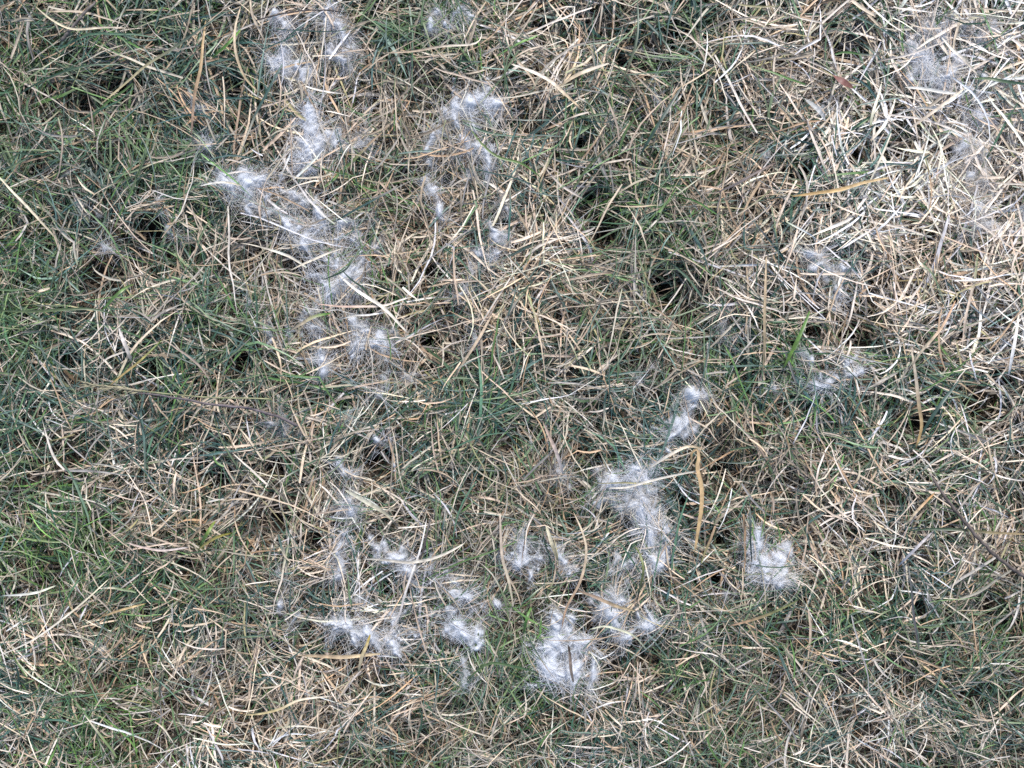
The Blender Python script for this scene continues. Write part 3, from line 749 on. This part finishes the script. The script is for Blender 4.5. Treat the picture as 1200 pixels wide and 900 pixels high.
TAN = (205, 184, 150); PALEC = (224, 214, 196); WHITE = (228, 226, 222); GOLD = (194, 162, 112); GRN = (84, 122, 48)
DGRN = (52, 82, 58); OLV = (120, 122, 56); GREY = (92, 86, 84); PINK = (206, 172, 152)
GS = 'single straws standing out on the lawn'; GG = 'single green blades standing out on the lawn'
B = [
    ('straw_blade', 'straw', 'wide golden curled blade arching over beside the tall spread fur tuft', [(812, 545), (810, 532), (817, 526), (819, 538), (817, 548), (822, 570), (822, 595), (818, 622), (814, 648)], 6.0, GOLD, (214, 182, 132), GS),
    ('straw_blade', 'straw', 'cream blade arching over fur up to the golden curl', [(757, 551), (772, 541), (790, 530), (808, 523), (826, 527)], 4.2, PALEC, TAN, GS),
    ('straw_blade', 'straw', 'long cream blade running under the golden curl across the big fur tuft', [(712, 572), (735, 571), (760, 564), (790, 557), (816, 552), (826, 548)], 3.4, PALEC, PALEC, GS),
    ('straw_blade', 'straw', 'thick golden yellow straw lying almost level at upper right', [(928, 230), (958, 226), (985, 222), (1012, 214), (1042, 208)], 5.0, (212, 172, 104), (212, 184, 138), GS),
    ('straw_blade', 'straw', 'dark grey dead blade left of the golden yellow straw', [(838, 226), (862, 216), (885, 203), (910, 190)], 4.0, (100, 92, 94), (120, 104, 96), GS),
    ('dead_leaf', 'dead leaf', 'small reddish brown broad leaf piece at upper right', [(976, 87), (984, 93), (992, 98), (1000, 103)], 9.0, (138, 92, 84), (150, 104, 92), None),
    ('green_blade', 'grass blade', 'broad bright green blade standing above the flat white fur at right', [(949, 364), (943, 380), (935, 398), (926, 416), (918, 432)], 5.5, (88, 130, 50), (110, 140, 66), GG),
    ('straw_blade', 'straw', 'long tan upright stem left of the bright green blade', [(898, 300), (897, 335), (896, 370), (896, 405), (894, 438)], 3.8, (186, 162, 124), (150, 138, 112), GS),
    ('green_blade', 'grass blade', 'thin dark blade standing across the straw crossing in the lower left', [(506, 602), (500, 625), (496, 645), (489, 664)], 3.0, (74, 68, 68), (98, 88, 84), GG),
    ('straw_blade', 'straw', 'pinkish tan straw bent slightly left of the pale blue fur tuft', [(586, 600), (587, 630), (589, 655), (596, 680), (602, 712)], 4.2, (190, 172, 152), (204, 192, 166), GS),
    ('straw_blade', 'straw', 'tan upright stem with a golden tip beside the top left hollow', [(241, 24), (238, 48), (235, 80), (228, 112), (224, 160)], 4.2, GOLD, (178, 150, 128), GS),
    ('green_blade', 'grass blade', 'long dark green blade sweeping down left to a straw tip at upper left', [(272, 10), (240, 30), (205, 55), (172, 76), (150, 95), (117, 123)], 3.6, (64, 88, 72), (206, 190, 148), GG),
    ('green_blade', 'grass blade', 'curved dark green blade bowing over the dark grass at upper left', [(20, 112), (45, 97), (75, 84), (110, 76), (152, 76)], 3.0, DGRN, (72, 96, 74), GG),
    ('straw_blade', 'straw', 'S-shaped tan straw left of the narrow upright fur tuft', [(282, 8), (276, 30), (275, 52), (279, 72), (288, 92), (305, 110)], 3.6, TAN, (214, 190, 150), GS),
    ('straw_blade', 'straw', 'long cream straw hooking up at its right end near the top', [(452, 62), (485, 60), (520, 54), (552, 52), (563, 46), (564, 37)], 3.2, (190, 168, 140), PALEC, GS),
    ('straw_blade', 'straw', 'wide pale straw slanting down right at the top of the centre', [(599, 75), (622, 83), (645, 95), (662, 110), (680, 126)], 5.0, PALEC, (208, 184, 150), GS),
    ('straw_blade', 'straw', 'wide cream straw forming a roof shape with the slanting pale straw', [(655, 102), (672, 90), (690, 82), (714, 74)], 5.6, (204, 182, 148), PALEC, GS),
    ('green_blade', 'grass blade', 'curved green blade running down right from the hooked fur tail', [(552, 152), (566, 170), (584, 184), (612, 192), (634, 208)], 3.6, (104, 128, 64), (84, 116, 56), GG),
    ('green_blade', 'grass blade', 'wide blue green blade slanting up right, top right of the centre', [(750, 182), (764, 158), (780, 132), (800, 100)], 4.6, (64, 92, 78), (104, 112, 104), GG),
    ('green_blade', 'grass blade', 'level dull green blade reaching in from the left edge', [(-5, 364), (35, 365), (70, 363), (105, 362), (135, 368)], 4.0, (104, 120, 76), (74, 94, 64), GG),
    ('green_blade', 'grass blade', 'olive straight blade slanting over the seed stem at left', [(128, 452), (145, 438), (165, 422), (190, 398)], 3.2, (188, 160, 96), (104, 122, 56), GG),
    ('green_blade', 'grass blade', 'short bright green blade above the white split straw at left', [(118, 366), (132, 350), (146, 338), (157, 333)], 4.2, (92, 130, 60), (116, 144, 84), GG),
    ('straw_blade', 'straw', 'broad whitish split straw at left above the seed stem', [(139, 384), (144, 398), (149, 410), (154, 424)], 5.5, (218, 208, 200), (204, 196, 184), GS),
    ('straw_blade', 'straw', 'broad curved white blade bowing down across the lower left trail', [(424, 655), (450, 656), (478, 659), (505, 655), (528, 646), (545, 636)], 4.2, (204, 194, 176), (214, 206, 190), GS),
    ('straw_blade', 'straw', 'long thin white straw slanting up through the curved blade in the lower left', [(444, 768), (455, 744), (468, 720), (474, 698), (484, 668), (493, 642), (500, 608)], 3.0, (206, 198, 192), WHITE, GS),
    ('straw_blade', 'straw', 'tan straw bending up right across the right half', [(1064, 438), (1078, 414), (1092, 398), (1106, 380), (1120, 352)], 4.2, (214, 194, 162), (196, 158, 126), GS),
    ('straw_blade', 'straw', 'broad white straw upright near the right edge', [(1182, 440), (1186, 418), (1190, 396), (1194, 368)], 4.6, WHITE, PALEC, GS),
    ('straw_blade', 'straw', 'thick grey tan stem at right ending in a yellow tip', [(1068, 408), (1073, 440), (1077, 475), (1080, 500), (1073, 526)], 5.0, (178, 164, 142), (194, 162, 108), GS),
    ('green_blade', 'grass blade', 'brownish green blade with a pinkish tip at lower right', [(936, 703), (918, 712), (895, 722), (872, 729), (852, 734)], 4.6, (124, 128, 78), (206, 168, 134), GG),
    ('green_blade', 'grass blade', 'dark grey upright blade at lower right', [(1064, 660), (1068, 690), (1071, 722), (1077, 762)], 3.2, (70, 76, 78), (108, 104, 104), GG),
    ('green_blade', 'grass blade', 'wide blue green blade slanting down left beside the grey tan stem', [(1124, 446), (1108, 466), (1094, 486), (1078, 512)], 5.0, (74, 98, 88), (58, 84, 72), GG),
    ('straw_blade', 'straw', 'curved yellow straw near the bottom left', [(284, 838), (308, 836), (330, 830), (352, 820), (388, 816)], 3.4, (202, 182, 126), PALEC, GS),
    ('straw_blade', 'straw', 'long thin cream straw rising right from the lower left edge', [(-5, 770), (35, 752), (70, 728), (102, 702), (128, 678)], 2.6, PALEC, (214, 206, 180), GS),
    ('straw_blade', 'straw', 'short white straw at the left edge above the long cream straw', [(2, 698), (24, 697), (44, 694), (66, 686)], 3.4, (226, 224, 210), (198, 200, 178), GS),
    ('straw_blade', 'straw', 'orange yellow straw nearly level at lower left', [(118, 723), (138, 716), (156, 711), (172, 707)], 3.2, (200, 170, 116), (204, 178, 130), GS),
    ('straw_blade', 'straw', 'thick orange tan straw level under the dull white fur patch', [(352, 768), (378, 769), (402, 770), (425, 768), (447, 766)], 5.4, (200, 172, 132), (212, 190, 152), GS),
    ('straw_blade', 'straw', 'short upright olive tan straw crossing the thick orange tan straw', [(420, 788), (424, 770), (430, 755), (434, 743)], 4.6, (204, 186, 146), (156, 138, 72), GS),
    ('straw_blade', 'straw', 'wide dull cream blade bent beside the upright fur strand', [(404, 574), (422, 584), (438, 593), (452, 602), (462, 612)], 6.0, (190, 188, 166), (206, 196, 166), GS),
    ('straw_blade', 'straw', 'grey pink straw pointing down to the lone fur tuft right of the centre', [(636, 494), (644, 512), (652, 530), (660, 556)], 5.2, (196, 168, 148), (192, 184, 180), GS),
    ('straw_blade', 'straw', 'bright cream blade draped over the bright mat and ending in a fork', [(397, 322), (414, 337), (430, 348), (446, 358), (458, 369), (470, 382), (479, 391)], 4.6, (240, 232, 216), PALEC, GS),
    ('straw_blade', 'straw', 'pinkish cream straw level under the bright mat', [(372, 356), (398, 359), (425, 359), (450, 358), (468, 352), (482, 348)], 3.4, (214, 180, 160), (238, 230, 214), GS),
    ('straw_blade', 'straw', 'thin white straw bowed above the round dense fur ball', [(396, 375), (414, 370), (432, 369), (452, 366)], 2.8, PALEC, WHITE, GS),
    ('straw_blade', 'straw', 'cream straw with small knots running up right into the bright mat', [(340, 317), (356, 309), (370, 303), (386, 296), (402, 291)], 3.2, (226, 212, 186), PALEC, GS),
    ('green_blade', 'grass blade', 'bright green blade tip crossing the round tuft left of the mat', [(338, 388), (352, 380), (368, 371), (388, 367)], 4.6, (206, 184, 150), (92, 132, 62), GG),
    ('green_blade', 'grass blade', 'thin dark blade curving from above onto the bright mat', [(422, 288), (414, 304), (402, 318), (378, 328)], 2.6, (70, 88, 72), (54, 74, 66), GG),
    ('green_blade', 'grass blade', 'thin dark green blade crossing the bright mat from its top', [(400, 316), (412, 328), (426, 338), (436, 352), (450, 362)], 2.6, (58, 84, 66), (96, 116, 90), GG),
    ('green_blade', 'grass blade', 'dark upright blade crossing the compact tuft furthest right', [(879, 590), (879, 618), (880, 642), (881, 660)], 2.6, (48, 64, 62), (56, 70, 66), GG),
    ('green_blade', 'grass blade', 'thin level green blade lying over the compact tuft furthest right', [(880, 661), (896, 664), (912, 665), (936, 662)], 2.0, (92, 116, 96), (76, 100, 80), GG),
    ('straw_blade', 'straw', 'gracefully bent brown straw running down between two fur tufts', [(672, 600), (682, 622), (687, 642), (685, 664), (678, 686), (664, 712), (658, 738)], 3.6, (202, 182, 152), (192, 158, 128), GS),
    ('straw_blade', 'straw', 'flattened pointed blade between the pale blue tuft and its neighbour', [(640, 616), (645, 632), (650, 646), (654, 658)], 5.4, (196, 188, 158), (174, 162, 128), GS),
    ('green_blade', 'grass blade', 'olive dark blade bowed over the bright centred fur tuft', [(744, 640), (751, 652), (754, 668), (751, 684), (746, 706)], 3.6, (110, 122, 60), (62, 66, 56), GG),
    ('straw_blade', 'straw', 'wide orange brown straw slanting down right under the fur fan', [(676, 692), (694, 698), (712, 706), (728, 712), (746, 716)], 5.0, (180, 152, 124), (192, 172, 134), GS),
    ('green_blade', 'grass blade', 'long cream green blade bowed across the fur fan', [(690, 738), (708, 734), (726, 738), (744, 746), (758, 762)], 3.2, (212, 210, 178), (196, 196, 166), GG),
    ('straw_blade', 'straw', 'pointed greyish brown blade standing in the tall dense fur tuft', [(672, 800), (669, 784), (668, 770), (666, 756)], 4.6, (150, 132, 116), (58, 48, 44), GS),
    ('green_blade', 'grass blade', 'short upright green blade right of the dark gap at lower centre', [(614, 742), (616, 730), (619, 720), (623, 711)], 4.2, (74, 118, 46), (98, 140, 66), GG),
    ('straw_blade', 'straw', 'cream straw slanting across the twig at right', [(1062, 616), (1072, 602), (1084, 589), (1096, 577)], 4.2, (226, 200, 160), (196, 152, 104), GS),
    ('green_blade', 'grass blade', 'long level dark green blade passing under the twig at right', [(1064, 622), (1095, 620), (1128, 621), (1160, 624), (1205, 626)], 4.2, (66, 88, 62), (150, 132, 98), GG),
    ('straw_blade', 'straw', 'dull bluish white straw slanting down left below the twig at right', [(1094, 622), (1080, 636), (1068, 648), (1052, 664)], 4.2, (188, 180, 180), (160, 164, 172), GS),
    ('green_blade', 'grass blade', 'long green blade near the bottom centre under the drawn-out strand', [(548, 796), (572, 778), (598, 780), (630, 788)], 3.6, (88, 112, 66), (70, 100, 66), GG),
    ('green_blade', 'grass blade', 'tall dark green blade leaning right along the top near the right of centre', [(747, 0), (748, 24), (746, 48), (738, 74), (722, 110)], 3.4, (82, 104, 84), (116, 116, 88), GG),
    ('green_blade', 'grass blade', 'bright green pointed blade in the dark grass left of the top trail', [(248, 68), (262, 56), (274, 44), (282, 34)], 3.8, (78, 122, 46), (100, 148, 60), GG),
    ('green_blade', 'grass blade', 'pale green wide blade at the lower left hollow', [(234, 642), (240, 630), (246, 620), (252, 610)], 4.8, (96, 128, 54), (134, 156, 74), GG),
    ('straw_blade', 'straw', 'long olive yellow straw leaning over the lower left hollow', [(232, 644), (246, 634), (258, 628), (274, 624)], 3.8, (164, 152, 78), (150, 140, 60), GS),
    ('straw_blade', 'straw', 'pinkish white straw lying level left of the lower left hollow', [(148, 636), (170, 642), (192, 645), (222, 641)], 3.2, (220, 194, 178), (222, 208, 200), GS),
    ('green_blade', 'grass blade', 'green leaf lying level in the pale straw near the right edge', [(1140, 92), (1158, 92), (1176, 95), (1205, 99)], 4.8, (84, 110, 72), (60, 84, 66), GG),
    ('straw_blade', 'straw', 'thick cream straw looping in the palest patch at the top right', [(1060, 102), (1084, 104), (1106, 108), (1128, 110)], 4.6, (230, 226, 214), (240, 234, 222), GS),
    ('straw_blade', 'straw', 'pale straw slanting down right across the palest patch', [(1104, 44), (1116, 58), (1130, 70), (1146, 88)], 3.8, (240, 230, 210), (222, 208, 188), GS),
    ('straw_blade', 'straw', 'wide tan straw slanting up right across the palest patch', [(1064, 152), (1084, 138), (1106, 122), (1130, 104)], 4.4, (212, 194, 170), (226, 210, 188), GS),
    ('straw_blade', 'straw', 'grey white flat blade lying right of the reddish leaf', [(944, 116), (954, 124), (962, 132), (968, 142)], 7.0, (176, 178, 176), (190, 190, 188), GS),
    ('straw_blade', 'straw', 'long pale straw running down right at the left edge', [(-4, 204), (14, 224), (30, 240), (50, 262), (72, 286)], 3.4, (232, 220, 186), (206, 190, 160), GS),
    ('straw_blade', 'straw', 'long cream straw along the upper left edge', [(42, 8), (62, 24), (86, 34), (124, 32), (150, 33)], 3.0, (226, 212, 172), (196, 180, 160), GS),
    ('straw_blade', 'straw', 'white straw hooked at its right end by the star-shaped fur tuft', [(234, 218), (252, 214), (268, 214), (284, 218)], 3.0, (236, 230, 216), (214, 202, 176), GS),
]
for nm, cat, lab, pts, w, c0, c1, grp in B:
    single(nm, cat, lab, pts, w * 0.82, c0, c1, shape='leaf' if nm == 'dead_leaf' else 'both', group=grp,
           roll=r4.normal(0, 0.15), twist=r4.normal(0, 0.5), z=0.051 + r4.uniform(0, 0.004), fold=0.12 if nm == 'dead_leaf' else 0.22)

# the two round-stemmed pieces: a seed stem (with its seed head) and a twig
P, t = line3([(150, 456), (200, 462), (250, 466), (300, 467), (318, 468)], 26, 0.062, 0.050)
org = P.mean(0) * np.array([1, 1, 0])
C = lin((138, 138, 104))[None] * r4.lognormal(0, 0.15, (26, 1))
V, F, CC = tube_mesh(P - org, np.full(26, 0.00065), C)
stem = bpy.data.objects.new('seed_stem', None); sc.collection.objects.link(stem); stem.location = org; stem.empty_display_size = 0.01
mesh_obj('stem', V, F, CC, M_DRY, parent=stem, smooth=True)
stem['label'] = 'long straight green straw stem with a narrow seed head lying over the left side'; stem['category'] = 'seed stem'
P, t = line3([(103, 450), (112, 452), (130, 454), (150, 456), (168, 459)], 18, 0.060, 0.054)
P = P - org
V, F, CC = tube_mesh(P, 0.0013 * (0.5 + np.sin(math.pi * t) * 0.6), lin((140, 132, 108))[None] * np.ones((18, 1)))
Vs, Fs, Cs, off = [V], [F], [CC], len(V)
for k in range(30):
    q = P[int(k / 30 * 17)]; a = math.pi + (k % 2 * 2 - 1) * 0.32 + r4.normal(0, 0.1)
    L = r4.uniform(0.006, 0.010)
    pp = np.stack([q + np.array([math.cos(a), math.sin(a), 0.15 + 0.2 * r4.normal()]) * L * s for s in np.linspace(0, 1, 5)])
    V, F, CC = tube_mesh(pp, 0.0007 * np.array([.4, 1, 1, .6, .1]), lin((152, 146, 120))[None] * r4.uniform(.8, 1.1) * np.ones((5, 1)), 4)
    Vs.append(V); Fs.append(F + off); Cs.append(CC); off += len(V)
mesh_obj('seed_head', np.concatenate(Vs), np.concatenate(Fs), np.concatenate(Cs), M_DRY, parent=stem)

def twig(label, pts, r0, r1, col, z=0.056, zend=0.046):
    K = 30
    P, t = line3(pts, K, z, zend)
    P[:, :2] += r4.normal(0, 0.00025, (K, 2))
    org = P.mean(0) * np.array([1, 1, 0])
    R = r0 + (r1 - r0) * t; R = R * (1 + 0.10 * np.sin(t * 47) * (np.sin(t * 13) > 0.3)) * r4.uniform(0.93, 1.07, K)
    R[0] *= 0.3; R[-1] *= 0.3
    C = lin(col)[None] * r4.lognormal(0, 0.12, (K, 1))
    V, F, CC = tube_mesh(P - org, R, C, 7)
    o = mesh_obj('twig', V, F, CC, M_TWIG, smooth=True); o.location = org
    o['label'] = label; o['category'] = 'twig'
twig('thick grey brown twig slanting down to the right edge', [(1093, 560), (1106, 580), (1122, 601), (1142, 626), (1160, 645), (1180, 662), (1204, 678)], 0.0013, 0.0017, (88, 80, 76))
twig('thin dark grey strip modelled as the cast shadow of the seed stem at left', [(150, 459), (185, 463), (215, 468), (250, 474), (290, 478), (330, 490), (350, 500)], 0.0007, 0.0014, (96, 88, 90), z=0.048, zend=0.040)  # no real twig: a dark tube laid where the seed stem casts its shadow
twig('short dark twig near the top left corner', [(112, 2), (100, 14), (90, 26), (72, 48)], 0.0012, 0.0016, (96, 90, 86), z=0.05)
twig('dark hair-thin stem arching at the top edge above the left fur trail', [(300, 24), (322, 18), (350, 13), (378, 12), (400, 14)], 0.0006, 0.0006, (66, 60, 60), z=0.054)
